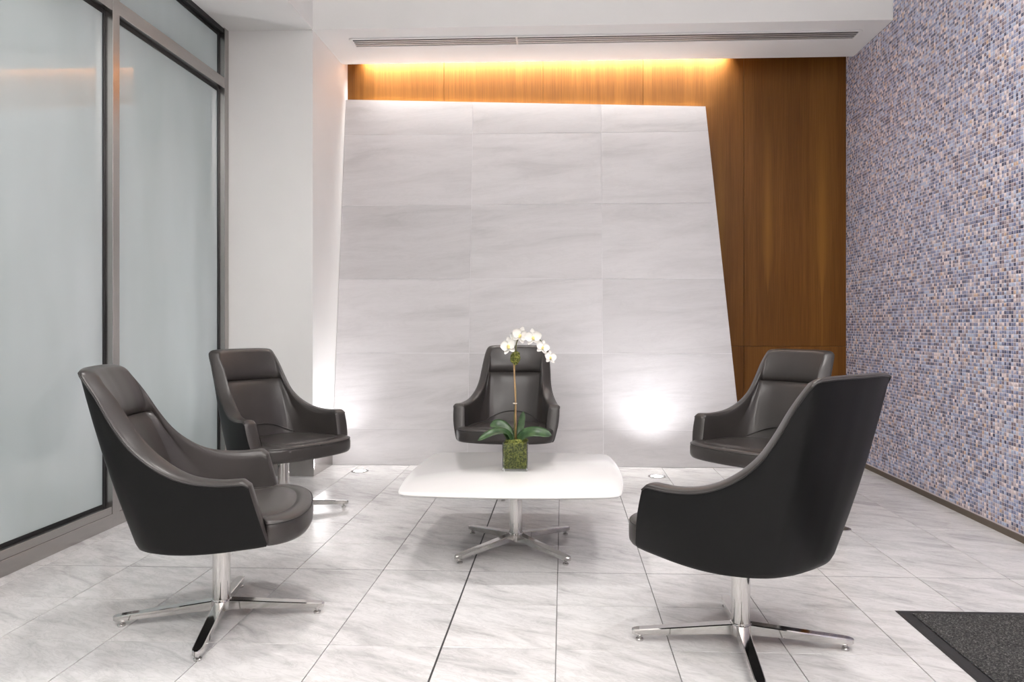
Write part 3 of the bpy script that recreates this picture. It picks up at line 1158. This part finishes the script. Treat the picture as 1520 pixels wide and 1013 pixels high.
leaf([fl_pos(763, 658), fl_pos(752, 642, -0.03), fl_pos(735, 641, -0.06), fl_pos(712, 652, -0.08)], 0.025, 0.55, 1)
leaf([fl_pos(762, 656), fl_pos(752, 640, 0.0), fl_pos(740, 632, 0.01), fl_pos(727, 634, 0.02)], 0.030, 0.75, 2)
leaf([fl_pos(768, 658), fl_pos(780, 645, -0.02), fl_pos(798, 641, -0.04), fl_pos(820, 645, -0.05)], 0.031, 0.75, 3)
leaf([fl_pos(768, 658), fl_pos(771, 645, 0.02), fl_pos(774, 630, 0.03), fl_pos(777, 613, 0.035)], 0.017, 1.5, 4)

# flowers: two broad petals, three narrower sepals, lip


def petal_mesh(name, length, width, cup):
    nl, nw = 8, 5
    vs_, fs_ = [], []
    for i in range(nl + 1):
        s = i / nl
        w_ = width * (math.sin(math.pi * (0.06 + 0.92 * s ** 0.8)) ** 0.65) if 0 < i < nl else width * (0.25 if i == 0 else 0.22)
        for q in range(nw):
            f = -1 + 2 * q / (nw - 1)
            vs_.append((f * w_, cup * (s * s * 0.5 + f * f * 0.35 * width / max(length, .001)) * length, s * length))
    for i in range(nl):
        for q in range(nw - 1):
            fs_.append((i * nw + q, i * nw + q + 1, (i + 1) * nw + q + 1, (i + 1) * nw + q))
    m0 = len(vs_)
    vs_ += [(v[0], v[1] + 0.0007, v[2]) for v in vs_]
    fs_ += [tuple(m0 + v for v in f[::-1]) for f in fs_]
    rim_ = [q for q in range(nw)] + [i * nw + nw - 1 for i in range(1, nl + 1)] + [nl * nw + q for q in range(nw - 2, -1, -1)] + [i * nw for i in range(nl - 1, 0, -1)]
    for a, c in zip(rim_, rim_[1:] + rim_[:1]):
        fs_.append((a, c, m0 + c, m0 + a))
    me_ = bpy.data.meshes.new(name)
    me_.from_pydata(vs_, [], fs_)
    me_.materials.append(MATS['petal'])
    me_.polygons.foreach_set('use_smooth', [True] * len(me_.polygons))
    return me_


pet_me = petal_mesh('petal', 0.037, 0.021, -0.25)
sep_me = petal_mesh('sepal', 0.037, 0.0125, -0.15)
bm = bmesh.new()
bmesh.ops.create_icosphere(bm, subdivisions=2, radius=1)
for v in bm.verts:
    v.co = Vector((v.co.x * 0.0065, v.co.y * 0.007 - 0.006, v.co.z * 0.009 - 0.005))
lip_me = bpy.data.meshes.new('lip')
bm.to_mesh(lip_me)
bm.free()
lip_me.materials.append(MATS['petal_lip'])
bm = bmesh.new()
bmesh.ops.create_icosphere(bm, subdivisions=2, radius=0.0055)
core_me = bpy.data.meshes.new('flower')
bm.to_mesh(core_me)
bm.free()
core_me.materials.append(MATS['petal'])
for (px, py, dy, size, rx, ry, rz) in ((757, 514, -0.030, 1.10, -0.15, -0.25, -0.55), (773, 498, -0.026, 1.02, 0.10, 0.35, 0.25), (792, 501, -0.030, 1.02, 0.05, -0.1, 0.15),
                                       (806, 516, -0.028, 0.86, -0.2, 0.3, 0.35), (817, 531, -0.024, 0.82, -0.3, 0.15, 0.55), (764, 503, 0.022, 0.95, 0.1, 0.3, -1.1)):
    f_ = bpy.data.objects.new('flower', core_me)
    col.objects.link(f_)
    f_.parent = orch
    f_.location = fl_pos(px, py, dy)
    f_.scale = (size * 1.13,) * 3
    f_.rotation_euler = (rx, ry, rz)
    for nm, me_, ang in (('petal', pet_me, 78), ('petal', pet_me, -78), ('sepal', sep_me, 0), ('sepal', sep_me, 140), ('sepal', sep_me, -140)):
        p_ = bpy.data.objects.new(nm, me_)
        col.objects.link(p_)
        p_.parent = f_
        p_.rotation_euler = (0, R(ang), 0)
        if nm == 'petal':
            p_.location = (0, -0.0025, 0)
    l_ = bpy.data.objects.new('lip', lip_me)
    col.objects.link(l_)
    l_.parent = f_
